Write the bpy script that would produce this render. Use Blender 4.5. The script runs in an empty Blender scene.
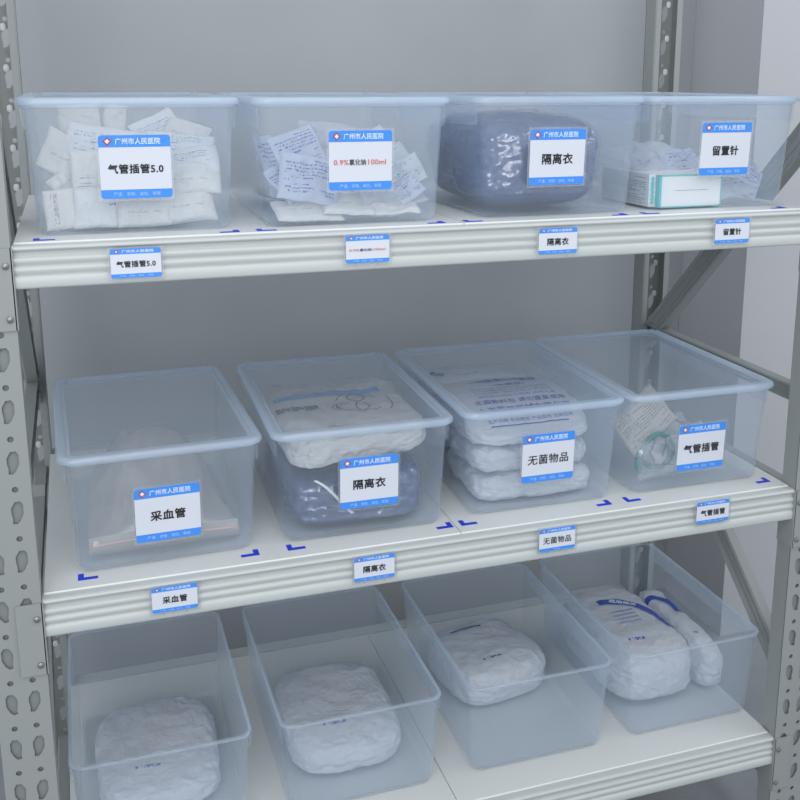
import bpy, bmesh, math, random
from mathutils import Vector, Matrix, Euler, noise
from mathutils.bvhtree import BVHTree

# ------------------------------------------------------------------ camera
Z0 = 1.30                      # height of the upper shelf above the floor
SC = bpy.context.scene
COL = SC.collection
PITCH, ROLL, YAW = 0.22319, -0.00411, 0.33603
fwd = Vector((math.sin(YAW)*math.cos(PITCH), math.cos(YAW)*math.cos(PITCH), -math.sin(PITCH)))
rgt = Vector((math.cos(YAW), -math.sin(YAW), 0))
dwn = fwd.cross(rgt)
r2 = math.cos(ROLL)*rgt + math.sin(ROLL)*dwn
d2 = -math.sin(ROLL)*rgt + math.cos(ROLL)*dwn
cam_data = bpy.data.cameras.new('camera')
cam = bpy.data.objects.new('camera', cam_data); COL.objects.link(cam)
M = Matrix((r2, -d2, -fwd)).transposed().to_4x4()
M.translation = Vector((0.27736, -1.54318, 0.22407+Z0))
cam.matrix_world = M
cam_data.sensor_width = 36; cam_data.lens = 1044.46/800*36
cam_data.shift_x = (400-440.01)/800; cam_data.shift_y = (313.479-400)/800
cam_data.clip_start = 0.05
SC.camera = cam

# ------------------------------------------------------------------ light
wd = bpy.data.worlds.new('world'); SC.world = wd; wd.use_nodes = True
bg = wd.node_tree.nodes['Background']
bg.inputs[0].default_value = (0.88, 0.93, 1.0, 1); bg.inputs[1].default_value = 0.80
def area(name, loc, size, power, target, color=(1, 1, 1)):
    l = bpy.data.lights.new(name, 'AREA'); l.shape = 'RECTANGLE'; l.size, l.size_y = size
    l.energy = power; l.color = color
    o = bpy.data.objects.new(name, l); COL.objects.link(o)
    o.location = loc
    o.rotation_euler = (Vector(target)-Vector(loc)).to_track_quat('-Z', 'Y').to_euler()
    return o
area('ceiling_or_fill_light', (0.5, -1.6, 2.75), (1.6, 0.9), 12, (0.7, 0.0, 1.1), (1, .985, .96))
area('ceiling_or_fill_light', (2.6, -0.6, 2.8), (0.9, 0.6), 7, (1.9, 0.7, 1.1), (.96, .98, 1))
area('ceiling_or_fill_light', (-0.7, -3.1, 2.1), (2.0, 1.6), 35, (0.8, 0.3, .9), (.98, .99, 1))  # fill light added low at front left to brighten middle shelf and pier
SC.view_settings.view_transform = 'Standard'; SC.view_settings.look = 'None'
SC.view_settings.exposure = 0.20; SC.view_settings.gamma = 1
SC.cycles.max_bounces = 12; SC.cycles.transparent_max_bounces = 48
SC.cycles.diffuse_bounces = 4; SC.cycles.glossy_bounces = 4; SC.cycles.transmission_bounces = 8
SC.cycles.sample_clamp_indirect = 4
SC.cycles.caustics_reflective = False; SC.cycles.caustics_refractive = False

# ------------------------------------------------------------------ materials
def nt(name):
    m = bpy.data.materials.new(name); m.use_nodes = True
    t = m.node_tree; t.nodes.clear()
    return m, t, t.nodes.new('ShaderNodeOutputMaterial')
def N(t, kind, **kw):
    n = t.nodes.new('ShaderNode'+kind)
    for k, v in kw.items():
        if k.startswith('_'): setattr(n, k[1:], v)
        else:
            k = k.replace('__', ' ')
            n.inputs[int(k[1:]) if k[0] == 'i' and k[1:].isdigit() else k].default_value = v
    return n
def solid(name, col, rough=.5, spec=.5, metal=0, bump=0, bscale=300, var=0):
    m, t, out = nt(name)
    b = N(t, 'BsdfPrincipled', Roughness=rough, Metallic=metal)
    b.inputs['Specular IOR Level'].default_value = spec
    b.inputs['Base Color'].default_value = (*col, 1)
    if var or bump:
        tc = N(t, 'TexCoord')
    if var:
        nz = N(t, 'TexNoise', Scale=6.0, Detail=4.0)
        rp = N(t, 'ValToRGB')
        rp.color_ramp.elements[0].position = .3; rp.color_ramp.elements[1].position = .7
        rp.color_ramp.elements[0].color = (*[c*(1-var) for c in col], 1)
        rp.color_ramp.elements[1].color = (*[min(1, c*(1+var)) for c in col], 1)
        t.links.new(tc.outputs['Object'], nz.inputs['Vector'])
        t.links.new(nz.outputs['Fac'], rp.inputs['Fac']); t.links.new(rp.outputs['Color'], b.inputs['Base Color'])
    if bump:
        nb = N(t, 'TexNoise', Scale=bscale, Detail=2.0)
        bp = N(t, 'Bump', Strength=bump, Distance=.001)
        t.links.new(tc.outputs['Object'], nb.inputs['Vector'])
        t.links.new(nb.outputs['Fac'], bp.inputs['Height']); t.links.new(bp.outputs['Normal'], b.inputs['Normal'])
    t.links.new(b.outputs[0], out.inputs[0])
    return m
def clearish(name, col, haze, gloss=.06, rough=.2, tint=(1, 1, 1), trans=.5, bump=0, bscale=60):
    """See-through plastic: part passes straight, part scatters, a thin sheen on top."""
    m, t, out = nt(name)
    tr = N(t, 'BsdfTransparent', Color=(*tint, 1))
    df = N(t, 'BsdfDiffuse', Color=(*col, 1)); tl = N(t, 'BsdfTranslucent', Color=(*col, 1))
    mx = N(t, 'MixShader', Fac=trans); t.links.new(df.outputs[0], mx.inputs[1]); t.links.new(tl.outputs[0], mx.inputs[2])
    m2 = N(t, 'MixShader', Fac=haze); t.links.new(tr.outputs[0], m2.inputs[1]); t.links.new(mx.outputs[0], m2.inputs[2])
    gl = N(t, 'BsdfGlossy', Roughness=rough, Color=(1, 1, 1, 1))
    fr = N(t, 'LayerWeight', Blend=.5); pw = N(t, 'Math', _operation='POWER'); pw.inputs[1].default_value = 4.0
    mp = N(t, 'Math', _operation='MULTIPLY_ADD'); mp.inputs[1].default_value = .35; mp.inputs[2].default_value = gloss*.35
    t.links.new(fr.outputs['Facing'], pw.inputs[0]); t.links.new(pw.outputs[0], mp.inputs[0])
    m3 = N(t, 'MixShader'); t.links.new(mp.outputs[0], m3.inputs[0]); t.links.new(m2.outputs[0], m3.inputs[1]); t.links.new(gl.outputs[0], m3.inputs[2])
    if bump:
        tc = N(t, 'TexCoord'); nb = N(t, 'TexNoise', Scale=bscale, Detail=3.0)
        bp = N(t, 'Bump', Strength=bump, Distance=.004)
        t.links.new(tc.outputs['Object'], nb.inputs['Vector']); t.links.new(nb.outputs['Fac'], bp.inputs['Height'])
        for g in (gl, df): t.links.new(bp.outputs['Normal'], g.inputs['Normal'])
    t.links.new(m3.outputs[0], out.inputs[0])
    return m
def printed(name, base, ink, rows, cols, region, trans=.35, alpha=1.0, thresh=.5, rough=.4, crease=.6, rot=False):
    """Pouch film or paper with lines of tiny unreadable print in a UV rectangle (u0,v0,u1,v1)."""
    m, t, out = nt(name)
    uv = N(t, 'UVMap'); sp = N(t, 'SeparateXYZ'); t.links.new(uv.outputs[0], sp.inputs[0])
    U, V = (sp.outputs[1], sp.outputs[0]) if rot else (sp.outputs[0], sp.outputs[1])
    def ma(op, a, b=None, c=None):
        n = N(t, 'Math', _operation=op)
        for i, x in enumerate((a, b, c)):
            if x is None: continue
            if isinstance(x, (int, float)): n.inputs[i].default_value = x
            else: t.links.new(x, n.inputs[i])
        return n.outputs[0]
    rv = ma('MULTIPLY', V, rows); fr = ma('FRACT', rv); line = ma('LESS_THAN', fr, .52); row = ma('FLOOR', rv)
    cb = N(t, 'CombineXYZ'); t.links.new(ma('MULTIPLY', U, cols), cb.inputs[0]); t.links.new(ma('MULTIPLY', row, 3.7), cb.inputs[1]); t.links.new(ma('MULTIPLY', fr, 2.2), cb.inputs[2])
    nz = N(t, 'TexNoise', Scale=1.0, Detail=1.0); t.links.new(cb.outputs[0], nz.inputs['Vector'])
    glyph = ma('GREATER_THAN', nz.outputs['Fac'], thresh)
    cb2 = N(t, 'CombineXYZ'); t.links.new(ma('MULTIPLY', U, 2.3), cb2.inputs[0]); t.links.new(ma('MULTIPLY', row, 7.3), cb2.inputs[1])
    nz2 = N(t, 'TexNoise', Scale=1.0, Detail=0.0); t.links.new(cb2.outputs[0], nz2.inputs['Vector'])
    word = ma('GREATER_THAN', nz2.outputs['Fac'], .43)
    u0, v0, u1, v1 = region
    reg = ma('MULTIPLY', ma('MULTIPLY', ma('GREATER_THAN', U, u0), ma('LESS_THAN', U, u1)), ma('MULTIPLY', ma('GREATER_THAN', V, v0), ma('LESS_THAN', V, v1)))
    mask = ma('MULTIPLY', ma('MULTIPLY', line, glyph), ma('MULTIPLY', word, reg))
    mc = N(t, 'Mix', _data_type='RGBA'); mc.inputs[6].default_value = (*base, 1); mc.inputs[7].default_value = (*ink, 1)
    t.links.new(mask, mc.inputs[0])
    df = N(t, 'BsdfPrincipled', Roughness=rough); tl = N(t, 'BsdfTranslucent')
    t.links.new(mc.outputs[2], df.inputs['Base Color']); t.links.new(mc.outputs[2], tl.inputs['Color'])
    tco = N(t, 'TexCoord'); wn = N(t, 'TexNoise', Scale=26.0, Detail=2.0, Distortion=1.2)
    t.links.new(tco.outputs['Object'], wn.inputs['Vector'])
    rdg = ma('ABSOLUTE', ma('SUBTRACT', wn.outputs['Fac'], .5))
    bp = N(t, 'Bump', Strength=crease, Distance=.012); t.links.new(ma('MINIMUM', rdg, .12), bp.inputs['Height'])
    t.links.new(bp.outputs['Normal'], df.inputs['Normal'])
    mx = N(t, 'MixShader', Fac=trans); t.links.new(df.outputs[0], mx.inputs[1]); t.links.new(tl.outputs[0], mx.inputs[2])
    last = mx.outputs[0]
    if alpha < 1:
        tr = N(t, 'BsdfTransparent'); al = ma('MAXIMUM', alpha, ma('MULTIPLY', mask, .8))
        m2 = N(t, 'MixShader'); t.links.new(al, m2.inputs[0]); t.links.new(tr.outputs[0], m2.inputs[1]); t.links.new(last, m2.inputs[2]); last = m2.outputs[0]
    t.links.new(last, out.inputs[0])
    return m

MAT = dict(
    wall=solid('wall_paint', (.385, .405, .425), .8, .2, bump=.15, bscale=220, var=.02),
    pier=solid('panel_paint', (.49, .50, .525), .7, .3, bump=.1),
    floor=solid('floor_vinyl', (.30, .32, .34), .5, .4, var=.06),
    post=solid('post_paint', (.285, .305, .30), .45, .5, bump=.05, bscale=500),
    steel=solid('rack_paint', (.50, .53, .52), .42, .5, bump=.05, bscale=500),
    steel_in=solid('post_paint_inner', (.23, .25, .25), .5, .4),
    board=solid('shelf_paint', (.68, .70, .69), .38, .5, bump=.04, bscale=400),
    plug=solid('plug_white', (.8, .82, .82), .5),
    bolt=solid('bolt_zinc', (.25, .26, .27), .35, .5, metal=.7),
    tape=solid('tape_blue', (.018, .045, .62), .5, .4),
    card=solid('card_white', (.64, .67, .74), .45, .4),
    band=solid('card_blue', (.055, .27, .80), .45, .4),
    ink=solid('ink_black', (.012, .012, .015), .6),
    inkred=solid('ink_red', (.55, .07, .03), .6),
    inkwhite=solid('ink_white', (.72, .80, .92), .6),
    inkpale=solid('ink_pale', (.38, .56, .90), .6),
    emred=solid('emblem_red', (.38, .03, .04), .6),
    inkblue=solid('ink_blue', (.05, .10, .42), .6),
    inkgrey=solid('ink_grey', (.10, .12, .17), .6),
    bandpale=solid('print_sky_blue', (.16, .36, .66), .6),
    pp=clearish('polypropylene', (.74, .86, 1.0), .110, gloss=.06, rough=.3, tint=(.99, .995, 1), bump=.03, bscale=25),
    pprim=clearish('polypropylene_thick', (.76, .87, 1.0), .42, gloss=.08, rough=.25, tint=(.985, .995, 1)),
    pplid=clearish('polypropylene_lid', (.68, .81, .98), .115, gloss=.08, rough=.26, tint=(.985, .99, 1), bump=.03, bscale=20),
    sleeve=clearish('clear_acrylic', (.85, .9, 1), .10, gloss=.2, rough=.08),
    film=clearish('clear_film', (.8, .84, .9), .02, gloss=.45, rough=.14, bump=.25, bscale=45),
    haze=clearish('milky_film', (.80, .77, .74), .50, gloss=.25, rough=.2, bump=.3, bscale=35),
    paper=printed('pouch_paper', (.80, .80, .79), (.25, .30, .38), 16, 60, (.1, .1, .9, .45), trans=.3),
    paperblue=printed('pouch_paper_blue_print', (.80, .82, .84), (.22, .36, .60), 12, 40, (.1, .15, .85, .8), trans=.3, thresh=.53),
    papercode=printed('pouch_paper_columns', (.82, .81, .79), (.12, .13, .16), 22, 26, (.12, .2, .92, .42), trans=.3, thresh=.46, rot=True),
    papermark=printed('pouch_paper_small_mark', (.82, .83, .84), (.06, .20, .45), 9, 26, (.55, .45, .95, .68), trans=.3, thresh=.47),
    plain=printed('pouch_plain', (.82, .82, .81), (.6, .62, .66), 8, 20, (.2, .3, .8, .5), trans=.35),
    bluefilm=printed('pouch_film_blue', (.74, .79, .88), (.10, .14, .50), 13, 34, (.08, .12, .92, .88), trans=.4, alpha=.72, thresh=.5),
    greenfilm=printed('pouch_film_green', (.76, .81, .86), (.04, .20, .22), 9, 26, (.1, .15, .8, .8), trans=.4, alpha=.72, thresh=.54),
    clearpouch=printed('pouch_film_clear', (.76, .79, .84), (.10, .14, .50), 7, 20, (.1, .35, .8, .7), trans=.4, alpha=.45, thresh=.56),
    gown=solid('gown_fabric', (.026, .068, .215), .9, .1, bump=.6, bscale=120, var=.12),
    gown2=solid('gown_fabric_dark', (.022, .055, .180), .9, .1, bump=.6, bscale=120, var=.15),
    whitebag=printed('bag_white_matte', (.74, .74, .73), (.22, .25, .30), 34, 70, (.30, .03, .80, .17), trans=.25, thresh=.5),
    packbag=printed('bag_blue_print', (.74, .78, .86), (.13, .18, .55), 30, 80, (.1, .05, .9, .28), trans=.35, thresh=.47),
    packplain=printed('bag_plain', (.77, .81, .87), (.18, .22, .55), 18, 50, (.3, .2, .7, .3), trans=.35, thresh=.5),
    kraft=printed('pack_paper_grey_print', (.66, .65, .62), (.25, .26, .28), 17, 120, (.06, .10, .94, .90), trans=.25, thresh=.5, rot=False),
    cartonw=solid('carton_white', (.80, .80, .79), .55),
    teal=solid('teal', (.08, .52, .52), .5),
    teal2=clearish('teal_plastic', (.06, .46, .42), .85, gloss=.2, rough=.2, tint=(.6, .95, .9)),
    cartonprint=printed('carton_print', (.72, .74, .75), (.28, .33, .38), 14, 50, (.06, .08, .8, .92), trans=0, thresh=.45),
    tube=solid('tube_dark_blue', (.08, .12, .22), .4),
    zip=solid('zip_orange', (.72, .40, .34), .5),
    clip=solid('clip_silver', (.55, .58, .62), .35, .5, metal=.5),
)

# ------------------------------------------------------------------ helpers
def add(me, name, mat, parent=None, loc=(0, 0, 0), rot=(0, 0, 0), smooth=True, sharp=40):
    o = bpy.data.objects.new(name, me); COL.objects.link(o)
    if mat is not None and not me.materials: me.materials.append(mat)
    o.location = loc; o.rotation_euler = rot
    if parent: o.parent = parent
    if smooth:
        me.shade_smooth()
        if sharp: me.set_sharp_from_angle(angle=math.radians(sharp))
    return o
def mesh(verts, faces, uvs=None):
    me = bpy.data.meshes.new('m'); me.from_pydata([tuple(v) for v in verts], [], faces)
    bm = bmesh.new(); bm.from_mesh(me)
    if uvs:
        L = bm.loops.layers.uv.new('UVMap')
        for f in bm.faces:
            for l in f.loops: l[L].uv = uvs[l.vert.index]
    bmesh.ops.recalc_face_normals(bm, faces=bm.faces)
    bm.to_mesh(me); bm.free(); me.update()
    return me
class MB:
    def __init__(s): s.v = []; s.f = []
    def box(s, x0, x1, y0, y1, z0, z1):
        b = len(s.v)
        s.v += [(x, y, z) for z in (z0, z1) for y in (y0, y1) for x in (x0, x1)]
        s.f += [tuple(b+i for i in q) for q in ((0, 1, 3, 2), (4, 6, 7, 5), (0, 4, 5, 1), (2, 3, 7, 6), (0, 2, 6, 4), (1, 5, 7, 3))]
        return s
    def prism(s, poly, fn0, fn1):
        """side and cap faces of a polygon swept from fn0(p) to fn1(p)"""
        b = len(s.v); n = len(poly)
        s.v += [fn0(p) for p in poly]+[fn1(p) for p in poly]
        for i in range(n): j = (i+1) % n; s.f.append((b+i, b+j, b+n+j, b+n+i))
        s.f.append(tuple(b+i for i in range(n))); s.f.append(tuple(b+n+i for i in reversed(range(n))))
        return s
    def me(s): return mesh(s.v, s.f)
def rr(w, d, r, z, n=6, cx=0, cy=0):
    r = min(r, w/2-1e-4, d/2-1e-4); pts = []
    for qx, qy, a0 in ((1, 1, 0), (-1, 1, 90), (-1, -1, 180), (1, -1, 270)):
        for i in range(n+1):
            a = math.radians(a0+90*i/n)
            pts.append((cx+qx*(w/2-r)+r*math.cos(a), cy+qy*(d/2-r)+r*math.sin(a), z))
    return pts
def loft(loops, cap0=True, cap1=True):
    v = []; f = []; n = len(loops[0])
    for l in loops: v += l
    for k in range(len(loops)-1):
        for i in range(n): j = (i+1) % n; f.append((k*n+i, k*n+j, (k+1)*n+j, (k+1)*n+i))
    if cap0: f.append(tuple(reversed(range(n))))
    if cap1: f.append(tuple((len(loops)-1)*n+i for i in range(n)))
    return mesh(v, f)
def empty(name, label, cat, loc, rz=0, group=None):
    o = bpy.data.objects.new(name, None); COL.objects.link(o)
    o.empty_display_size = .05; o.location = loc; o.rotation_euler = (0, 0, rz)
    tag(o, label, cat, group); return o
def tag(o, label, cat, group=None, kind=None):
    o['label'] = label; o['category'] = cat
    if group: o['group'] = group
    if kind: o['kind'] = kind
    return o
def structure(o, name=None):
    o['kind'] = 'structure'; return o
def copy_part(o, parent):
    c = o.copy(); COL.objects.link(c); c.parent = parent
    for ch in [x for x in bpy.data.objects if x.parent == o and x != c]: copy_part(ch, c)
    return c
def text_mesh(s, bold=.03, spacing=1.0, res=2):
    c = bpy.data.curves.new('t', 'FONT'); c.body = s; c.size = 1; c.offset = bold; c.space_character = spacing
    c.resolution_u = res; c.offset = 0
    o = bpy.data.objects.new('t', c); COL.objects.link(o)
    dg = bpy.context.evaluated_depsgraph_get()
    me = bpy.data.meshes.new_from_object(o.evaluated_get(dg))
    bpy.data.objects.remove(o)
    if bold > 0:      # heavier strokes: the same outlines repeated a hair apart
        mb = MB()
        for k, (dx, dy) in enumerate(((0, 0), (1, 0), (-1, 0), (0, 1), (0, -1), (.7, .7), (-.7, .7), (.7, -.7), (-.7, -.7))):
            to_mb(mb, me, Matrix.Translation((dx*bold, dy*bold, k*6e-6)))
        m2 = bpy.data.meshes.new('t'); m2.from_pydata(mb.v, [], mb.f); return m2
    return me
def fit_text(s, width, height=None, cx=0, cy=0, bold=.03, spacing=1.0, left=None):
    me = text_mesh(s, bold, spacing)
    xs = [v.co.x for v in me.vertices]; ys = [v.co.y for v in me.vertices]
    x0, x1, y0, y1 = min(xs), max(xs), min(ys), max(ys)
    sx = width/(x1-x0); sy = sx if height is None else height/(y1-y0)
    for v in me.vertices:
        v.co = ((v.co.x-(x0+x1)/2)*sx+cx, (v.co.y-(y0+y1)/2)*sy+cy, v.co.z)
    return me
def cut_plate(outer, holes, thick):
    """flat plate with real holes: polygon outlines in XY, thickness along +Z"""
    c = bpy.data.curves.new('p', 'CURVE'); c.dimensions = '2D'; c.fill_mode = 'BOTH'; c.extrude = thick/2
    for poly in [outer]+holes:
        s = c.splines.new('POLY'); s.points.add(len(poly)-1); s.use_cyclic_u = True
        for p, q in zip(s.points, poly): p.co = (q[0], q[1], 0, 1)
    o = bpy.data.objects.new('p', c); COL.objects.link(o)
    dg = bpy.context.evaluated_depsgraph_get()
    me = bpy.data.meshes.new_from_object(o.evaluated_get(dg))
    bpy.data.objects.remove(o)
    return me
def to_mb(mb, me, mat):
    b = len(mb.v)
    mb.v += [tuple(mat @ v.co) for v in me.vertices]
    mb.f += [tuple(b+i for i in p.vertices) for p in me.polygons]

# ------------------------------------------------------------------ room
structure(add(MB().box(-3, 4.5, 1.0, 1.1, 0, 3.0).me(), 'wall_back', MAT['wall'], smooth=False))
structure(add(MB().box(1.895, 4.5, .70, .999, 0, 3.0).me(), 'wall_right', MAT['pier'], smooth=False))
structure(add(MB().box(-3, 4.5, -4, 1.1, -.1, 0).me(), 'floor', MAT['floor'], smooth=False))

# ------------------------------------------------------------------ rack
SEP = .5229
rack = empty('storage_rack', 'light grey steel storage rack with slotted posts and ribbed beams holding all the clear boxes', 'rack', (0, 0, 0))
HOLE_Z = [Z0+.3111-.075*k for k in range(-8, 21)]
def circle(cx, cy, r, n=14): return [(cx+r*math.cos(2*math.pi*i/n), cy+r*math.sin(2*math.pi*i/n)) for i in range(n)]
def keyhole(cx, cy, s=1):
    p = [(-.002, .017), (.005, .0175), (.0085, .012), (.0085, -.002), (.0035, -.0125), (-.001, -.017), (-.0065, -.016), (-.006, -.009), (-.0075, .0), (-.0075, .008)]
    return [(cx+s*x, cy+y) for x, y in p]
POST_TOP = 2.22
def front_post(x0, x1, y0, y1, innerside, flip, facekey=True):
    """C-channel post; face at y0 with keyholes and round holes, lips at the far side."""
    w = x1-x0; mb = MB(); t = .0022
    holes = []
    for zc in HOLE_Z:
        if zc < .1 or zc > POST_TOP-.06: continue
        for side in (1, -1):
            cx = (x1-.0215) if side == 1 else (x0+.0215)
            cx2 = cx
            holes.append(circle(cx2, zc+.0150, .0044))
            holes.append(keyhole(cx2, zc-.0205, side))
    me = cut_plate([(x0, 0), (x1, 0), (x1, POST_TOP), (x0, POST_TOP)], holes, t)
    ry = y0 if not flip else y1
    mat = Matrix(((1, 0, 0, 0), (0, 0, 1, ry), (0, 1, 0, 0), (0, 0, 0, 1)))
    to_mb(mb, me, mat)
    mb.box(x0, x0+t, y0, y1, 0, POST_TOP); mb.box(x1-t, x1, y0, y1, 0, POST_TOP)
    ly = y1 if not flip else y0
    lw = .0145
    mb.box(x0+t, x0+lw, ly-t/2, ly+t/2, 0, POST_TOP); mb.box(x1-lw, x1-t, ly-t/2, ly+t/2, 0, POST_TOP)
    if not flip:   # centre stiffening fold of the front face
        mb.box((x0+x1)/2-.004, (x0+x1)/2+.004, ry-.001, ry+.012, 0, POST_TOP)
    return mb.me()
XL0, XL1, XR0, XR1 = .1155, .1890, 1.508, 1.5815
YF0, YF1, YB0, YB1 = -.036, .004, .600, .642
posts = []
for (x0, x1, y0, y1, fl) in ((XL0, XL1, YF0, YF1, False), (XR0, XR1, YF0, YF1, False), (.1255, .1955, YB0, YB1, True), (1.536, 1.606, YB0, YB1, True)):
    p = add(front_post(x0, x1, y0, y1, 0, fl), 'post', MAT['post'], rack, smooth=False)
    posts.append(p)
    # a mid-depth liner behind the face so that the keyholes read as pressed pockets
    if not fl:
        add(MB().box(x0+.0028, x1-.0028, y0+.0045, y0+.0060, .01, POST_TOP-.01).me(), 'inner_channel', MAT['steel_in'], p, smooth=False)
    f = add(MB().box(x0-.008, x1+.008, y0-.01, y1+.01, 0, .006).me(), 'foot_plate', MAT['steel'], p, smooth=False)
plug_me = loft([rr(.0105, .0145, .0052, 0), rr(.0105, .0145, .0052, .002), rr(.006, .009, .003, .0032)])
for p, px in ((posts[2], .1703), (posts[3], 1.5920)):
    for zc in HOLE_Z:
        if Z0-1.0 < zc < Z0+.5:
            add(plug_me, 'plug', MAT['plug'], p, (px, YB1-.002, zc), (math.radians(90), 0, 0))
# beams
def beam_profile(front=True):
    pts = [(0.0, -.0025), (-.0290, -.0025), (-.0335, -.0032), (-.0362, -.0050), (-.0366, -.0072), (-.0352, -.0090), (-.0325, -.0100),
           (-.0316, -.0125), (-.0304, -.0160), (-.0304, -.0178), (-.0330, -.0190), (-.0348, -.0208), (-.0350, -.0240), (-.0338, -.0270), (-.0318, -.0296), (-.0314, -.0310),
           (-.0334, -.0322), (-.0352, -.0340), (-.0354, -.0370), (-.0344, -.0400), (-.0324, -.0428), (-.0320, -.0440),
           (-.0340, -.0450), (-.0358, -.0468), (-.0362, -.0520), (-.0362, -.0590), (-.0350, -.0615), (-.0320, -.0625), (-.004, -.0625), (-.004, -.0600), (0, -.0580)]
    return pts
def beam(x0, x1, z, back=False):
    mb = MB(); poly = beam_profile()
    m = (lambda y: y) if not back else (lambda y: .607-y-.0+.0)
    mb.prism(poly, lambda p: (x0, m(p[0]), z+p[1]), lambda p: (x1, m(p[0]), z+p[1]))
    return mb.me()
LEV = [Z0, Z0-SEP, Z0-2*SEP, Z0+SEP]
LEV = LEV[:3]
TAPE = {}
for li, z in enumerate(LEV):
    add(beam(XL1+.001, XR0-.001, z), 'beam', MAT['steel'], rack, sharp=62)
    add(beam(.1965, 1.535, z, True), 'beam', MAT['steel'], rack, sharp=62)
    # shelf boards, two per level, with a joint between them
    for (x0, x1) in ((.1925, .8490), (.8505, 1.5050)):
        mb = MB()
        poly = [(-.0175, -.0015), (-.0165, 0), (.597, 0), (.598, -.0015), (.598, -.003), (-.0175, -.003)]
        mb.prism(poly, lambda p: (x0, p[0], z+p[1]), lambda p: (x1, p[0], z+p[1]))
        for yy in (.14, .30, .46): mb.box(x0+.004, x1-.004, yy-.02, yy+.02, z-.018, z-.0032)
        b = add(mb.me(), 'shelf_board', MAT['board'], rack, smooth=False)
        TAPE[(li, 0 if x0 < .5 else 1)] = b
    # hooked end connectors wrapping each front post
    for sgn, xe in ((-1, XL1), (1, XR0)):
        mb = MB()
        xa, xb = (xe-.036, xe+.0005) if sgn < 0 else (xe-.0005, xe+.036)
        mb.box(xa, xb, -.0405, -.0378, z-.118, z-.004)
        xs = (xe-.001, xe+.0022) if sgn < 0 else (xe-.0022, xe+.001)
        mb.box(xs[0], xs[1], -.0405, .004, z-.118, z-.004)
        c = add(mb.me(), 'connector', MAT['post'], rack, smooth=False)
        for k in range(2):
            add(loft([rr(.009, .009, .0044, 0), rr(.009, .009, .0044, .0025), rr(.005, .005, .0024, .004)]), 'bolt', MAT['bolt'], c,
                ((xa+xb)/2 + .010*sgn*-1, -.0405, z-.028-.074*k), (math.radians(90), 0, 0))
# side frames: struts and braces, ribbed channel section
def brace(x, yA, zA, yB, zB, w=.046):
    A = Vector((x, yA, zA)); B = Vector((x, yB, zB)); d = (B-A).normalized(); s = Vector((1, 0, 0)).cross(d)
    prof = [(-.5, .014), (-.5, -.006), (-.42, -.009), (-.34, -.004), (-.24, -.004), (-.18, .004), (-.08, .004), (-.02, -.005), (.06, -.005), (.12, .004), (.22, .004), (.28, -.004), (.42, -.009), (.5, -.006), (.5, .014), (.46, .014), (.46, -.003), (-.46, -.003), (-.46, .014)]
    mb = MB()
    mb.prism(prof, lambda p: tuple(A+s*(p[0]*w)+Vector((p[1], 0, 0))), lambda p: tuple(B+s*(p[0]*w)+Vector((p[1], 0, 0))))
    return mb.me()
for x in (1.556, .170):
    for (ya, za, yb, zb) in ((.612, Z0-.395, -.012, Z0+.208), (.470, Z0-.550, -.012, Z0-.967)):
        add(brace(x, ya, za, yb, zb, .050), 'brace', MAT['post'], rack, sharp=20)
    add(brace(x, .598, Z0-.366, .006, Z0-.366, .032), 'strut', MAT['post'], rack, sharp=20)
    add(brace(x, .598, Z0-.560, .006, Z0-.560, .026), 'strut', MAT['post'], rack, sharp=20)
    add(brace(x, .598, .12, .006, .12, .04), 'strut', MAT['post'], rack, sharp=20)
# blue corner marks on the boards
def tape_mark(board, x, y, z, sx, a=.029, b=.022, w=.0085, rz=0):
    c = Vector((x, y, 0)); e = []
    poly = [(0, 0), (a*sx, 0), (a*sx, w), (w*sx, w), (w*sx, b), (0, b)]
    mb = MB(); R = Matrix.Rotation(rz, 3, 'Z')
    f = lambda p, zz: tuple(R @ Vector((p[0], p[1], 0)) + Vector((x, y, zz)))
    mb.prism(poly, lambda p: f(p, z+.0001), lambda p: f(p, z+.0005))
    add(mb.me(), 'tape_mark', MAT['tape'], board, smooth=False)

# ------------------------------------------------------------------ boxes
W, H, D, WB, FI = .308, .1936, .458, .2700, .0188
HT = .1846
TW = .288                      # tub width just under the rim
def mk_tub():
    Db = D-2*FI; t = .0017; cy = D/2; L = []
    def wd(z): s = z/HT; return WB+(TW-WB)*s, Db+(D-.016-Db)*s
    R = .022
    L.append(rr(WB-.022, Db-.022, R-.008, .0006, cy=cy)); L.append(rr(WB-.008, Db-.008, R-.003, .0025, cy=cy)); L.append(rr(WB-.001, Db-.001, R, .008, cy=cy))
    for z in (.014, .07, .13, HT-.006):
        w, d = wd(z); L.append(rr(w, d, R, z, cy=cy))
    w, d = wd(HT)
    L.append(rr(w+.001, d+.001, R, HT-.0055, cy=cy)); L.append(rr(w+.007, d+.007, R+.003, HT-.0045, cy=cy)); L.append(rr(w+.008, d+.008, R+.003, HT-.0015, cy=cy)); L.append(rr(w+.007, d+.007, R+.003, HT-.0003, cy=cy))
    L.append(rr(w-2*t, d-2*t, R-t, HT-.0003, cy=cy))
    for z in (.13, .07, .014):
        w, d = wd(z); L.append(rr(w-2*t, d-2*t, R-t, z, cy=cy))
    L.append(rr(WB-.002-2*t, Db-.002-2*t, R-t, .0095, cy=cy)); L.append(rr(WB-.010-2*t, Db-.010-2*t, R-t-.003, .0042, cy=cy)); L.append(rr(WB-.024-2*t, Db-.024-2*t, R-t-.008, .0024, cy=cy))
    return loft(L)
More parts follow.
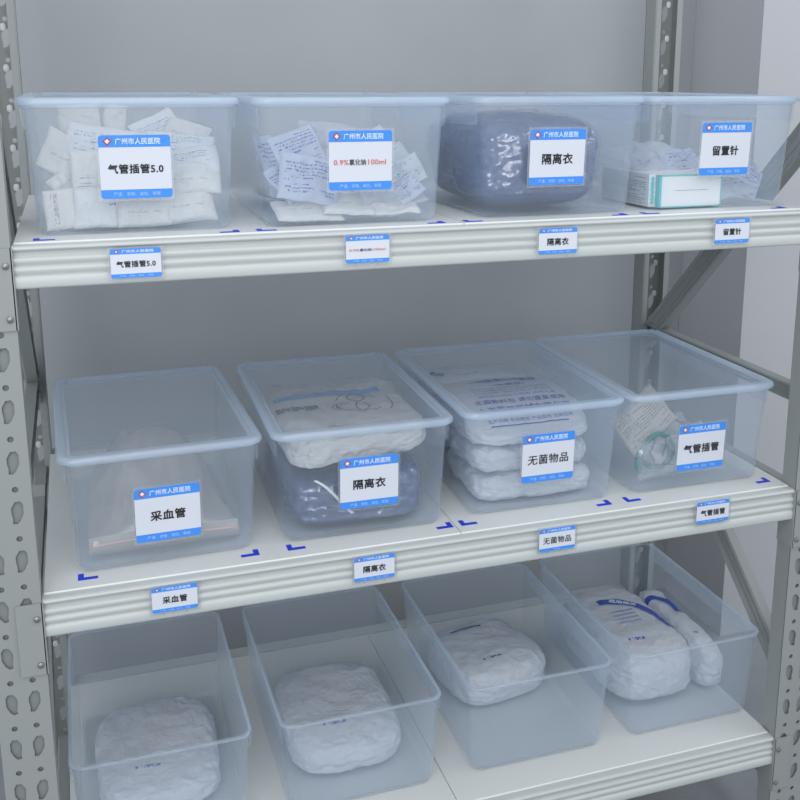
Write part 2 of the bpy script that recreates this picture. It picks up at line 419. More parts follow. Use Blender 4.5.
def mk_skirt():
    out = []
    for s in (-1, 1):
        mb = MB()
        def yz(y, z, off=0):
            sfr = z/HT; w = (WB+(TW-WB)*sfr)/2+.0012+off
            return (s*w, y, z)
        for (ya, yb) in ((.026, D-.026),):
            pts = [(ya, .149), (ya-.003, .153), (ya-.003, HT-.006), (yb+.003, HT-.006), (yb+.003, .153), (yb, .149)]
            mb.prism(pts, lambda p: yz(p[0], p[1], 0.0), lambda p: yz(p[0], p[1], .0026))
        out.append(mb.me())
    return out
def mk_lid():
    cy = D/2; R = .027; L = []
    DZ = H-.196
    for dw, z, r in ((-.007, .1862, -.003), (-.001, .1862, 0), (0, .1875, 0), (0, .1915, 0), (-.003, .1945, -.001), (-.009, .196, -.003), (-.022, .1960, -.008), (-.027, .1945, -.010), (-.031, .1942, -.012), (-.034, .1952, -.013), (-.038, .1952, -.014), (-.042, .1935, -.015), (-.050, .1930, -.017)):
        L.append(rr(W+dw, D+dw, max(.006, R+r), z+DZ, cy=cy))
    for dw, z, r in ((-.050, .1918, -.017), (-.042, .1922, -.015), (-.022, .1945, -.008), (-.011, .1945, -.004), (-.007, .1930, -.003)):
        L.append(rr(W+dw, D+dw, max(.006, R+r), z+DZ, cy=cy))
    n = len(L[0]); v = []; f = []
    me = loft(L, False, False)
    bm = bmesh.new(); bm.from_mesh(me); bm.verts.ensure_lookup_table()
    # cap the recessed panel on both sides and close the lip
    vv = [x for x in bm.verts]
    top = vv[12*n:13*n]; bot = vv[13*n:14*n]
    for e in [e for e in bm.edges if (e.verts[0] in top) != (e.verts[1] in top) and (e.verts[0] in bot or e.verts[1] in bot)]:
        pass
    quads = [fc for fc in bm.faces if sum(x in top for x in fc.verts) == 2 and sum(x in bot for x in fc.verts) == 2]
    bmesh.ops.delete(bm, geom=quads, context='FACES_ONLY')
    bm.faces.new(top); bm.faces.new(bot)
    last = vv[17*n:18*n]; first = vv[0:n]
    for i in range(n): bm.faces.new((first[i], last[i], last[(i+1) % n], first[(i+1) % n]))
    bmesh.ops.recalc_face_normals(bm, faces=bm.faces)
    # lip faces get the thick-plastic material
    me2 = bpy.data.meshes.new('lid'); me2.materials.append(MAT['pplid']); me2.materials.append(MAT['pprim'])
    for fc in bm.faces:
        c = fc.calc_center_median()
        e_ = min(W/2-abs(c.x), c.y, D-c.y)
        if e_ < .0135 or (.0158 < e_ < .0205): fc.material_index = 1
    bm.to_mesh(me2); bm.free()
    return me2
TUB, SKIRT, LID = mk_tub(), mk_skirt(), mk_lid()
def tub_mats():
    TUB.materials.append(MAT['pp']); TUB.materials.append(MAT['pprim'])
    for p in TUB.polygons:
        if p.center.z > HT-.006: p.material_index = 1
tub_mats()

CW, CH = .0985, .090
def mk_card_parts(w, h, title, footer, name):
    """meshes of a printed card in its own plane: x right, y up, facing +z"""
    k = w/CW; out = []
    card = loft([rr(w, h, .0045*k, 0), rr(w, h, .0045*k, .0006)])
    hb = h*.188; fb = h*.142
    def band(y0, y1, top):
        r = .0045*k; pts = []
        def arc(cx, cy, a0): return [(cx+r*math.cos(math.radians(a0+18*i)), cy+r*math.sin(math.radians(a0+18*i))) for i in range(6)]
        if top: pts = [(-w/2, y0), (w/2, y0)]+arc(w/2-r, y1-r, 0)+arc(-w/2+r, y1-r, 90)
        else: pts = arc(-w/2+r, y0+r, 180)+arc(w/2-r, y0+r, 270)+[(w/2, y1), (-w/2, y1)]
        return MB().prism(pts, lambda p: (p[0], p[1], .0006), lambda p: (p[0], p[1], .0008)).me()
    out.append(('header_band', band(h/2-hb, h/2, True), 'band'))
    out.append(('footer_band', band(-h/2, -h/2+fb, False), 'band'))
    def lift(me, z):
        for v in me.vertices: v.co.z += z
        return me
    out.append(('header_lettering', lift(fit_text('广州市人民医院', w*.63, h*.105, w*.045, h/2-hb/2, .012, 1.0), .0010), 'inkwhite'))
    if title.startswith('0.9%'):
        # black middle, red numerals
        parts = [('0.9%', 'inkred', -.309, .235), ('氯化钠', 'ink', -.048, .265), ('100ml', 'inkred', .262, .285)]
        for s, m_, a, b in parts:
            out.append(('title_lettering', lift(fit_text(s, w*b, h*(.105 if m_ == 'ink' else .090), w*a, -h*.03, .014 if m_ == 'ink' else .006), .0010), m_))
    else:
        n = len(title)
        wf = {'气管插管5.0': .78, '隔离衣': .56, '留置针': .53, '采血管': .54, '无菌物品': .78, '气管插管': .76}[title]
        out.append(('title_lettering', lift(fit_text(title, w*wf, None, 0, -h*.03,   .030 if title != '无菌物品' else .014, 1.08), .0010), 'ink'))
    out.append(('footer_lettering', lift(fit_text(footer, w*(.66 if len(footer) > 3 else .16), h*.062, 0, -h/2+fb/2, .0), .0010), 'inkpale'))
    # emblem: red diamond, white inner diamond with a cross
    ex, ey, er = -w*.378, h/2-hb/2, h*.070
    mb = MB()
    def ngon(r0, z0, z1, pts): mb.prism([(ex+p[0]*r0, ey+p[1]*r0) for p in pts], lambda p: (p[0], p[1], z0), lambda p: (p[0], p[1], z1))
    dia = [(1, 0), (0, 1), (-1, 0), (0, -1)]
    ngon(er*1.0, .0009, .0010, dia); out.append(('emblem', mb.me(), 'emred'))
    mb = MB(); c = .19; a = .50
    cross = [(c, c), (c, a), (-c, a), (-c, c), (-a, c), (-a, -c), (-c, -c), (-c, -a), (c, -a), (c, -c), (a, -c), (a, c)]
    mb.prism([(ex+p[0]*er, ey+p[1]*er) for p in cross], lambda p: (p[0], p[1], .0010), lambda p: (p[0], p[1], .0012))
    out.append(('emblem_cross', mb.me(), 'plug'))
    return card, out
def mk_sleeve(w, h):
    mb = MB()
    loft_me = loft([rr(w, h, .003, 0), rr(w, h, .003, .0008)])
    to_mb(mb, loft_me, Matrix())
    e = .0011
    mb.box(-w/2, w/2, -h/2, -h/2+e, .0008, .0022).box(-w/2, -w/2+e, -h/2, h/2, .0008, .0022).box(w/2-e, w/2, -h/2, h/2, .0008, .0022)
    for s in (-1, 1):
        for yy in (-.3, .3): mb.box(s*w/2-.0015, s*w/2+.0015, yy*h-.001, yy*h+.001, .0004, .0026)
    mb.box(-w*.25, -w*.25+.003, -h/2-.0015, -h/2+.001, .0004, .0026).box(w*.2, w*.2+.003, -h/2-.0015, -h/2+.001, .0004, .0026)
    return mb.me()
def card_on(parent, w, h, title, footer, loc, rot, card_name='label_card', base=None):
    card, parts = mk_card_parts(w, h, title, footer, '')
    c = add(card, card_name, MAT['card'], parent, loc, rot, smooth=False)
    for nme, me, m_ in parts:
        if len(me.materials): me.materials.clear()
        add(me, nme, MAT[m_], c, smooth=False)
    return c
FT = '严谨、求精、诚信、奉献'
front_slope = math.atan2(.010, HT)
def make_box(label, x, y, z, rz, title=None, cxo=0, cz=.1, roll=0, group=None, lid=True):
    t = empty('storage_box', label, 'storage box', (x, y, z), rz, group)
    tb = add(TUB, 'tub', None, t, (0, 0, 0), sharp=50)
    for g_ in SKIRT: add(g_, 'side_grip', MAT['pp'], t, smooth=False)
    if lid: add(LID, 'lid', None, t, (0, 0, 0), sharp=60)
    if title:
        yy = FI-.010*cz/HT-.0012
        rot = (math.radians(90)+(-front_slope)*-1*-1, roll, 0)
        rx = math.radians(90)+front_slope*1.0
        sl = add(mk_sleeve(CW+.006, CH+.007), 'card_sleeve', MAT['sleeve'], t, (cxo, yy, cz), (rx, roll, 0), smooth=False)
        card_on(t, CW, CH, title, FT, (cxo, yy-.0010, cz), (rx, roll, 0))
    return t
BX = dict(
 u1=(.3596, .0054, 0, -.0014), u2=(.6826, -.0050, 0, -.006), u3=(1.0294, .0009, 0, .0067), u4=(1.3411, .0044, 0, .0028),
 l1=(.3768, .0099, 1, .0252), l2=(.6963, .0095, 1, -.0184), l3=(1.0224, .0141, 1, -.0160), l4=(1.3375, .0122, 1, -.0079),
 b1=(.3500, .030, 2, 0), b2=(.6930, .030, 2, .004), b3=(1.0380, .030, 2, -.004), b4=(1.3720, .032, 2, .002))
SPEC = dict(
 u1=('lidded clear box full of white sterile pouches, leftmost on the upper shelf', '气管插管5.0', .0016, .0966, 0),
 u2=('lidded clear box with the red and black 100ml card on the upper shelf', '0.9%氯化钠100ml', .0071, .0993, 0),
 u3=('lidded clear box holding one big bagged navy gown on the upper shelf', '隔离衣', -.0077, .0969, 0),
 u4=('lidded clear box with a white and teal carton inside, rightmost on the upper shelf', '留置针', .0014, .1040, 0.0),
 l1=('lidded clear box with one milky zip bag inside, leftmost on the middle shelf', '采血管', .0021, .0859, 0),
 l2=('lidded clear box with a crumpled white bag above a navy gown, middle shelf', '隔离衣', .0051, .0958, 0),
 l3=('lidded clear box with stacked blue-printed packs on the middle shelf', '无菌物品', .0042, .0981, 0),
 l4=('lidded clear box with a teal-strapped mask and grey-printed pack, rightmost on middle shelf', '气管插管', -.0004, .0822, 0),
 b1=('open clear box on the lowest shelf beside the left post', None, 0, 0, 0),
 b2=('open clear box second from left on the lowest shelf', None, 0, 0, 0),
 b3=('open clear box third from left on the lowest shelf, thin blue line on its pack', None, 0, 0, 0),
 b4=('open clear box rightmost on the lowest shelf, with two white navy-striped packs', None, 0, 0, 0))
BOX = {}
for k, (x, y, lv, rz) in BX.items():
    lab, title, cxo, cz, roll = SPEC[k]
    BOX[k] = make_box(lab, x, y, LEV[lv], rz, title, cxo, cz, roll, 'clear boxes on the '+('upper', 'middle', 'lowest')[lv]+' shelf', lv < 2)

# corner marks under the boxes
for li, marks in ((0, [(.217, -1), (.502, 1), (.5276, -1), (.8228, 1), (.8566, -1), (1.1462, 1), (1.1769, -1), (1.461, 1)]),
                  (1, [(.2404, -1), (.5155, 1), (.5613, -1), (.8453, 1), (.8600, -1), (1.1480, 1), (1.1780, -1), (1.4850, 1)])):
    for x, s in marks:
        b = TAPE[(li, 0 if x < .850 else 1)]
        y = -.0090 if li == 0 else .0070
        tape_mark(b, x, y, LEV[li], -s, rz=0)

# beam tags
TAGS = [('气管插管5.0', .3507, 0, -.0331, 'small blue and white tag on the upper beam, below the white pouch box', .0725),
        ('0.9%氯化钠100ml', .6868, 0, -.0300, 'small tag on the upper beam with red and black 100ml lettering', .0715),
        ('隔离衣', 1.0021, 0, -.0325, 'small blue and white tag on the upper beam below the big navy gown', .0715),
        ('留置针', 1.3287, 0, -.0309, 'small blue and white tag on the upper beam below the teal-edged carton', .0715),
        ('采血管', .3773, 1, -.0283, 'small blue and white tag on the lower beam below the zip bag box', .0715),
        ('隔离衣', .6920, 1, -.0282, 'small blue and white tag on the lower beam below the crumpled white bag', .0715),
        ('无菌物品', 1.0172, 1, -.0268, 'small blue and white tag on the lower beam below the stacked packs', .0715),
        ('气管插管', 1.3271, 1, -.0195, 'small blue and white tag on the lower beam, rightmost of its row', .0715)]
for i, (title, x, lv, dz, lab, w) in enumerate(TAGS):
    t = empty('shelf_tag', lab, 'shelf tag', (x, -.0385, LEV[lv]+dz), 0, 'blue and white tags on the shelf beams')
    add(mk_sleeve(w+.003, .0475), 'tag_holder', MAT['sleeve'], t, (0, 0, 0), (math.radians(90), 0, 0), smooth=False)
    add(MB().box(-.028, .028, .0002, .0024, -.018, .018).me(), 'magnet', MAT['steel_in'], t, smooth=False)
    card_on(t, w-.004, .0415, title, '奉献' if title == '无菌物品' else FT, (0, -.0010, .0006), (math.radians(90), 0, 0))

# ------------------------------------------------------------------ soft goods
def nz3(x, y, z): return noise.noise(Vector((x, y, z)))
def ridged(x, y, z):
    s = 0; a = 1
    for k in range(3):
        s += a*(1-abs(2*noise.noise(Vector((x, y, z)))))
        x, y, z = x*2.1+3.1, y*2.1+1.7, z*2.1; a *= .5
    return s/1.75-.5
def pouch_mesh(w, h, t, seed, crumple=.003, bend=0.0, twist=0.0, nx=22, ny=22, edge=.10, pleat=0):
    """sealed pouch: two skins meeting in flat seams, filled in the middle, creased"""
    v = []; f = []; uv = []; sd = seed*13.37
    def P(u, q, side):
        a, b = 2*u-1, 2*q-1
        ea = max(0, min(1, (1-abs(a))/edge/2)); eb = max(0, min(1, (1-abs(b))/edge/2))
        fill = (math.sin(ea*math.pi/2)*math.sin(eb*math.pi/2))**.8*(1-.35*a*a)*(1-.35*b*b)
        x, y = (u-.5)*w, (q-.5)*h
        cr = 1.5*crumple*(1.6*nz3(x*22+sd, y*22, 1)+.9*ridged(x*30+sd, y*30, 2))
        z = side*(t/2*fill*(1+.35*nz3(x*30+sd, y*30, side*3)))+cr*(.5+.5*fill)
        z += side*.00025
        z += bend*(a*a-.33)*w*.5 + twist*a*b*w*.3
        x += .004*nz3(y*26, sd, 5)*(w/.08); y += .004*nz3(x*26, sd, 9)*(h/.08)
        return (x, y, z)
    for side in (1, -1):
        for j in range(ny+1):
            for i in range(nx+1):
                v.append(P(i/nx, j/ny, side)); uv.append((i/nx if side > 0 else 1-i/nx, j/ny))
    k = (nx+1)*(ny+1)
    for s in (0, 1):
        for j in range(ny):
            for i in range(nx):
                a = s*k+j*(nx+1)+i; q = (a, a+1, a+nx+2, a+nx+1); f.append(q if s == 0 else q[::-1])
    rim = [i for i in range(nx)]+[nx+j*(nx+1) for j in range(ny)]+[ny*(nx+1)+nx-i for i in range(nx)]+[(ny-j)*(nx+1) for j in range(ny)]
    m_ = len(rim)
    for i in range(m_): a, b = rim[i], rim[(i+1) % m_]; f.append((a, a+k, b+k, b))
    return mesh(v, f, uv)
def lumpy_mesh(w, d, h, seed, amp=.006, freq=16, p=4.0, n=26, flatbot=True, ridge=.6, taper=0, layers=0, side=0):
    """soft bundle: rounded block pushed about by creases; base at z=0"""
    bm = bmesh.new(); bmesh.ops.create_cube(bm, size=2)
    bmesh.ops.subdivide_edges(bm, edges=bm.edges[:], cuts=n-1, use_grid_fill=True)
    sd = seed*7.77; L = bm.loops.layers.uv.new('UVMap')
    uvm = {}
    for v in bm.verts:
        c = v.co.copy(); q = (abs(c.x)**p+abs(c.y)**p+abs(c.z)**p)**(1/p)
        u = c/q
        uvm[v.index] = ((u.x+1)/2, (u.y+1)/2)
        s = 1-taper*(u.z+1)/2
        x, y, z = u.x*w/2*s, u.y*d/2*s, u.z*h/2
        nrm = Vector((u.x/w, u.y/d, u.z/h)).normalized()
        dsp = (layers*math.sin(z*2*math.pi/.017+3*nz3(x*8, y*8, sd)) if abs(u.z) < .8 else 0)+amp*(1.3*nz3(x*freq+sd, y*freq, z*freq)+ridge*ridged(x*freq*1.7+sd, y*freq*1.7, z*freq*1.7))
        if side and abs(u.z) < .97:   # gathered, creased edges
            dsp += side*(1-abs(u.z)**3)*(ridged(x*34+sd, y*34, z*60)+.5*nz3(x*60, y*60, z*60+sd))
        if flatbot and u.z < -.6: dsp *= .2
        z2 = z+h/2
        P_ = Vector((x, y, z2))+nrm*dsp
        if P_.z < .0005: P_.z = .0005
        v.co = P_
    for f_ in bm.faces:
        for l in f_.loops: l[L].uv = uvm[l.vert.index]
    bmesh.ops.recalc_face_normals(bm, faces=bm.faces)
    me = bpy.data.meshes.new('lump'); bm.to_mesh(me); bm.free()
    return me
def drape(me, target, mw, ink, name, lift=.0016, direction=None):
    """lay flat lettering (own plane, facing +z, placed by mw in the target's local frame) onto the target surface"""
    tm = target.data
    bv = BVHTree.FromPolygons([v.co for v in tm.vertices], [p.vertices for p in tm.polygons])
    dr = (mw.to_3x3() @ Vector((0, 0, -1))).normalized() if direction is None else direction
    bm = bmesh.new(); bm.from_mesh(me)
    bmesh.ops.triangulate(bm, faces=bm.faces[:])
    for _ in range(3):
        big = [e for e in bm.edges if e.calc_length() > .0035]
        if not big: break
        bmesh.ops.subdivide_edges(bm, edges=big, cuts=1)
        bmesh.ops.triangulate(bm, faces=bm.faces[:])
    bad = []
    for v in bm.verts:
        p = mw @ v.co
        hit, nn, _, _ = bv.ray_cast(p-dr*.15, dr)
        if hit is None: bad.append(v); continue
        v.co = hit-dr*lift
    bmesh.ops.delete(bm, geom=bad, context='VERTS')
    bm.to_mesh(me); bm.free(); me.materials.clear()
    return add(me, name, MAT[ink], target, smooth=False)
def in_box(k, x, y, z, rot=(0, 0, 0)):
    """place in the frame of box k (origin at the middle of its front foot)"""
    bx, by, lv, rz = BX[k]
    R = Matrix.Rotation(rz, 4, 'Z'); p = R @ Vector((x, y, z)) + Vector((bx, by, LEV[lv]))
    return p, rz
def put(me, name, mat, k, x, y, z, label, cat, group=None, tilt=0, roll=0, yaw=0, smooth=True, sharp=0):
    p, rz = in_box(k, x, y, z)
    o = add(me, name, MAT[mat] if mat else None, None, p, (0, 0, 0), smooth, sharp)
    R = Matrix.Rotation(rz+math.radians(yaw), 3, 'Z') @ Matrix.Rotation(math.radians(tilt), 3, 'X') @ Matrix.Rotation(math.radians(roll), 3, 'Z')
    o.rotation_euler = R.to_euler()
    return tag(o, label, cat, group)

# --- upper box 1: white sterile pouches
g = 'white sterile pouches in the leftmost upper box'
U1 = [ # x, y, z, w, h, tilt, roll, yaw, mat, thick, crumple, label
 (-.104, .052, .034, .046, .058, 82, 0, 10, 'papercode', .010, .0015, 'narrow white pouch with columns of black print, front left in the leftmost box'),
 (-.056, .050, .034, .062, .058, 84, 0, -2, 'papermark', .012, .002, 'white pouch with a small blue mark, front row beside the column-printed pouch'),
 (.012, .052, .032, .078, .054, 80, 1, 0, 'plain', .014, .003, 'plain white pouch in the front row, under the card of the leftmost upper box'),
 (.074, .060, .038, .086, .062, 76, 4, 0, 'plain', .016, .004, 'broad white pouch in the front right foot of the leftmost upper box'),
 (-.058, .066, .084, .056, .066, 78, 2, -3, 'paper', .008, .002, 'square white pouch standing upright left of the card'),
 (-.098, .072, .070, .040, .034, 60, 35, 20, 'plain', .012, .005, 'small crumpled white pouch against the left wall of the leftmost upper box'),
 (-.092, .095, .108, .072, .066, 66, -28, 14, 'plain', .008, .004, 'white pouch fanned out to the left, highest along the left wall'),
 (-.040, .104, .122, .100, .058, 68, -10, 0, 'paperblue', .008, .004, 'white pouch lying slanted behind the upright square one'),
 (-.068, .180, .142, .062, .078, 84, 4, -4, 'plain', .006, .002, 'tall white pouch standing behind at the left, tip under the lid'),
 (-.018, .190, .140, .034, .078, 84, -8, 0, 'plain', .005, .002, 'narrow white pouch standing beside the tall one at the back'),
 (.080, .070, .074, .096, .050, 62, -3, 0, 'plain', .012, .003, 'white pouch right of the card, lower in the pile'),
 (.078, .086, .097, .102, .046, 58, 4, 0, 'paperblue', .010, .003, 'blue-printed white pouch right of the card, middle of the pile'),
 (.072, .106, .119, .104, .044, 55, -6, 0, 'paperblue', .010, .003, 'blue-printed white pouch right of the card, upper in the pile'),
 (.048, .170, .136, .076, .062, 60, 26, 6, 'paperblue', .006, .003, 'white pouch slanting up to the right behind the card'),
 (.088, .150, .134, .070, .046, 52, -20, -8, 'plain', .008, .004, 'white pouch on the upper right slope of the pile'),
 (.008, .120, .112, .080, .060, 60, 8, 0, 'plain', .010, .003, 'white pouch mostly hidden behind the card of the leftmost upper box'),
 (-.005, .270, .016, .200, .200, 0, 0, 0, 'plain', .014, .003, 'large white pouch lying flat at the back of the leftmost upper box'),
 (-.005, .270, .042, .190, .180, 0, 4, 0, 'plain', .016, .003, 'large white pouch second from the bottom at the back of the leftmost upper box'),
 (.005, .265, .070, .180, .170, 0, -6, 0, 'plain', .018, .004, 'large white pouch third from the bottom at the back of the leftmost upper box'),
 (-.005, .260, .102, .190, .150, 8, 3, 0, 'plain', .020, .005, 'large white pouch topping the flat stack at the back of the leftmost upper box'),
 (0, .085, .050, .170, .070, 70, 0, 0, 'plain', .024, .004, 'white pouch buried in the middle of the leftmost upper box'),
]
for i, (x, y, z, w, h, ti, ro, ya, m_, t_, cr, lab) in enumerate(U1):
    put(pouch_mesh(w, h, t_, i+1, cr, bend=random.Random(i).uniform(-.06, .06)), 'sterile_pouch', m_, 'u1', x, y, z, lab, 'pouch', g, ti, ro, ya)
# --- upper box 2: film pouches with blue and green print
g = 'printed film pouches in the second upper box'
U2 = [
 (-.066, .058, .020, .104, .060, 24, 0, 0, 'plain', .014, .002, 'flat white packet on the floor at the front left of the 100ml box'),
 (-.004, .056, .028, .082, .058, 30, -3, 0, 'plain', .013, .003, 'flat white packet overlapping the first at the front of the 100ml box'),
 (.066, .062, .024, .090, .066, 18, -6, 0, 'plain', .012, .005, 'flat white packet on the floor at the front right of the 100ml box'),
 (.080, .075, .042, .090, .060, 40, 10, 0, 'clearpouch', .012, .006, 'clear film pouch above the right flat packet of the 100ml box'),
 (-.062, .062, .068, .094, .076, 66, -12, 0, 'bluefilm', .010, .005, 'large blue-printed film pouch facing front, left of the 100ml card'),
 (-.094, .085, .060, .046, .066, 60, 22, 20, 'bluefilm', .010, .006, 'blue-printed film pouch leaning on the left wall of the 100ml box'),
 (-.072, .100, .108, .080, .070, 62, 16, 8, 'bluefilm', .008, .005, 'blue-printed film pouch with its corner pointing up, left of the 100ml card'),
 (-.020, .085, .060, .070, .070, 60, -25, 0, 'clearpouch', .012, .006, 'clear film pouch just left of the 100ml card'),
 (.050, .070, .060, .070, .066, 58, 12, 0, 'clearpouch', .012, .006, 'clear film pouch hidden behind the 100ml card'),
 (.078, .085, .088, .074, .050, 55, 30, 0, 'greenfilm', .010, .005, 'green-printed film pouch slanting up right of the 100ml card'),
 (.098, .070, .076, .056, .046, 62, 24, -6, 'greenfilm', .010, .006, 'green-printed film pouch at the far right of the 100ml box'),
 (.066, .130, .108, .066, .062, 60, 35, 0, 'greenfilm', .008, .005, 'green-printed film pouch behind, its corner right above the others'),
 (.094, .064, .050, .050, .046, 60, 40, -10, 'bluefilm', .010, .006, 'small blue-striped film pouch low at the right wall of the 100ml box'),
 (-.100, .180, .080, .050, .110, 64, 0, 40, 'bluefilm', .010, .006, 'blue-printed film pouch deeper along the left wall of the 100ml box'),
 (-.055, .290, .075, .090, .120, 20, 12, 0, 'bluefilm', .014, .008, 'blue-printed film pouch lying at the back left of the 100ml box'),
 (.055, .290, .072, .100, .120, 18, -12, 0, 'clearpouch', .016, .008, 'clear film pouch lying at the back right of the 100ml box'),
 (0, .205, .128, .100, .060, 40, -8, 0, 'clearpouch', .008, .006, 'clear film pouch high in the middle of the 100ml box'),
 (0, .290, .022, .200, .210, 0, 0, 0, 'plain', .022, .004, 'big white packet covering the floor at the back of the 100ml box'),
 (0, .170, .066, .150, .080, 40, 6, 0, 'bluefilm', .018, .006, 'big blue-printed pouch in the middle of the 100ml box'),
]
for i, (x, y, z, w, h, ti, ro, ya, m_, t_, cr, lab) in enumerate(U2):
    put(pouch_mesh(w, h, t_, i+31, cr, bend=random.Random(i+9).uniform(-.08, .08), twist=random.Random(i+5).uniform(-.1, .1)), 'film_pouch', m_, 'u2', x, y, z, lab, 'pouch', g, ti, ro, ya)
def film_over(src, seed, off=.003, amp=.007, freq=48):
    me = src.copy(); me.materials.clear()
    no = [v.normal.copy() for v in src.vertices]
    for v, n_ in zip(me.vertices, no):
        c = v.co
        k = off+amp*max(0, ridged(c.x*freq+seed, c.y*freq, c.z*freq)+.15)
        if n_.z < -.3: k = .0022
        v.co = c+n_*k
        if v.co.z < -.0026: v.co.z = -.0026
    return me
# --- upper box 3: folded gown in a clear bag
G3 = lumpy_mesh(.220, .350, .148, 3, .010, 9, p=4.2, n=60, taper=-.05, layers=.0005)
put(G3, 'folded_gown', 'gown', 'u3', -.009, .212, .0065, 'thick navy blue folded isolation gown inside the third upper box', 'gown')
def film_shell(w, d, h, seed, amp, freq):
    return lumpy_mesh(w, d, h, seed, amp, freq, p=3.2, n=40, ridge=1.6)
put(film_over(G3, 8), 'plastic_bag', 'film', 'u3', -.009, .212, .0065, 'crinkled clear plastic bag wrapped round the navy gown in the third upper box', 'plastic bag')
# --- upper box 4: cartons and pouches
def carton(w, d, h, label, x, y, yaw, front, edge=True, grp=None):
    p, rz = in_box('u4', x, y, .003)
    t = empty('carton', label, 'carton', p, rz+math.radians(yaw), grp)
    add(MB().box(-w/2, w/2, 0, d, 0, h).me(), 'carton_body', MAT[front], t, smooth=False)
    if edge:
        e = .0022; o_ = .0004; mb = MB()
        mb.box(-w/2-o_, w/2+o_, -o_, .006, h-e, h+o_).box(-w/2-o_, w/2+o_, -o_, .0008, 0, e)
        mb.box(-w/2-o_, -w/2+.004, -o_, .012, 0, h+o_).box(w/2-.0015, w/2+o_, -o_, .006, 0, h+o_)
        add(mb.me(), 'teal_border', MAT['teal'], t, smooth=False)
        add(MB().box(-w*.25, w*.28, -.0006, 0, h*.52, h*.53).me(), 'flap_slit', MAT['inkgrey'], t, smooth=False)
    else:
        mb = MB().box(w/2-.008, w/2-.003, -.0006, .0, h*.1, h*.95)
        add(mb.me(), 'teal_stripe', MAT['teal'], t, smooth=False)
    return t
carton(.124, .110, .056, 'white carton with teal edges at the front of the rightmost upper box', -.049, .033, 0, 'cartonw')
p_, rz_ = in_box('u4', -.1125, .044, .0042)
t_ = empty('carton', 'grey-printed carton with a teal stripe, squeezed against the left wall of the rightmost upper box', 'carton', p_, rz_)
vv = [(-.0135, 0, 0), (0, 0, 0), (0, 0, .056), (-.0135, 0, .056), (-.0135, .17, 0), (0, .17, 0), (0, .17, .056), (-.0135, .17, .056)]
add(mesh(vv, [(0, 1, 2, 3), (5, 4, 7, 6), (4, 0, 3, 7), (1, 5, 6, 2), (3, 2, 6, 7), (4, 5, 1, 0)], [(0, 0), (.3, 0), (.3, 1), (0, 1), (1, 0), (.7, 0), (.7, 1), (1, 1)]), 'carton_body', MAT['cartonprint'], t_, smooth=False)
add(MB().box(-.009, -.004, -.0006, 0, .006, .052).me(), 'teal_stripe', MAT['teal'], t_, smooth=False)
g = 'film pouches in the rightmost upper box'
U4 = [
 (.056, .064, .034, .076, .050, 46, 6, 0, 'clearpouch', .012, .006, 'film pouch on the floor right of the white and teal carton'),
 (.088, .066, .042, .056, .060, 58, -30, 0, 'bluefilm', .012, .006, 'blue-printed film pouch in the front right corner of the rightmost upper box'),
 (.080, .075, .060, .070, .050, 52, -25, 0, 'bluefilm', .012, .007, 'blue-printed film pouch right of the card, top of the right-hand pile'),
 (.040, .090, .046, .080, .060, 40, 15, 0, 'clearpouch', .014, .008, 'film pouch behind the card of the rightmost upper box'),
 (-.040, .168, .080, .100, .060, 50, -8, 0, 'clearpouch', .016, .010, 'clear film pouch humped behind the white and teal carton'),
 (-.085, .130, .072, .070, .060, 48, 14, 10, 'clearpouch', .016, .010, 'clear film pouch above the grey-printed carton'),
 (.000, .140, .070, .090, .060, 50, 10, 0, 'bluefilm', .014, .008, 'blue-printed film pouch in the middle of the rightmost upper box'),
 (.015, .290, .026, .180, .190, 0, 0, 0, 'clearpouch', .026, .005, 'large film pouch covering the floor at the back of the rightmost upper box'),
 (.010, .280, .070, .170, .160, 4, 6, 0, 'clearpouch', .030, .006, 'large film pouch stacked at the back of the rightmost upper box'),
]
for i, (x, y, z, w, h, ti, ro, ya, m_, t_2, cr, lab) in enumerate(U4):
    put(pouch_mesh(w, h, t_2, i+51, cr, bend=random.Random(i+3).uniform(-.1, .1), twist=random.Random(i+4).uniform(-.15, .15)), 'film_pouch', m_, 'u4', x, y, z, lab, 'pouch', g, ti, ro, ya)

# --- middle box 1: zip bag
def tent(w, d, h, seed):
    nx, ny = 50, 40; v = []; f = []; uv = []
    for s in (1, 0):
        for j in range(ny+1):
            for i in range(nx+1):
                a, b = i/nx*2-1, j/ny
                prof = (1-abs(a)**2.2)*min(1, (b/.5))**.75*(1-max(0, b-.75)*1.3)
                z = .012+.012*(1-b)+h*prof
                z += .012*ridged(a*3.5+seed, b*3.5, 1)*min(1, b*6)+.003*nz3(a*5, b*6, seed)
                if not s: z = max(.002, .003+.006*(1-b)*(1-a*a)) if False else .002
                x = a*w/2*(1-.10*b); y = b*d
                if s and (i in (0, nx)): z = .004
                if s and j == ny: z = .004
                v.append((x, y, z if s else .002)); uv.append((i/nx, b))
    k = (nx+1)*(ny+1)
    for s in (0, 1):
        for j in range(ny):
            for i in range(nx):
                a = s*k+j*(nx+1)+i; f.append((a, a+1, a+nx+2, a+nx+1))
    rim = [i for i in range(nx)]+[nx+j*(nx+1) for j in range(ny)]+[ny*(nx+1)+nx-i for i in range(nx)]+[(ny-j)*(nx+1) for j in range(ny)]
    for i in range(len(rim)): a, b = rim[i], rim[(i+1) % len(rim)]; f.append((a, a+k, b+k, b))
    return mesh(v, f, uv)
zb = put(tent(.236, .300, .125, 2), 'zip_bag', 'haze', 'l1', 0, .050, .012, 'milky clear zip bag with a pinkish seal, alone in the leftmost middle-shelf box', 'plastic bag')
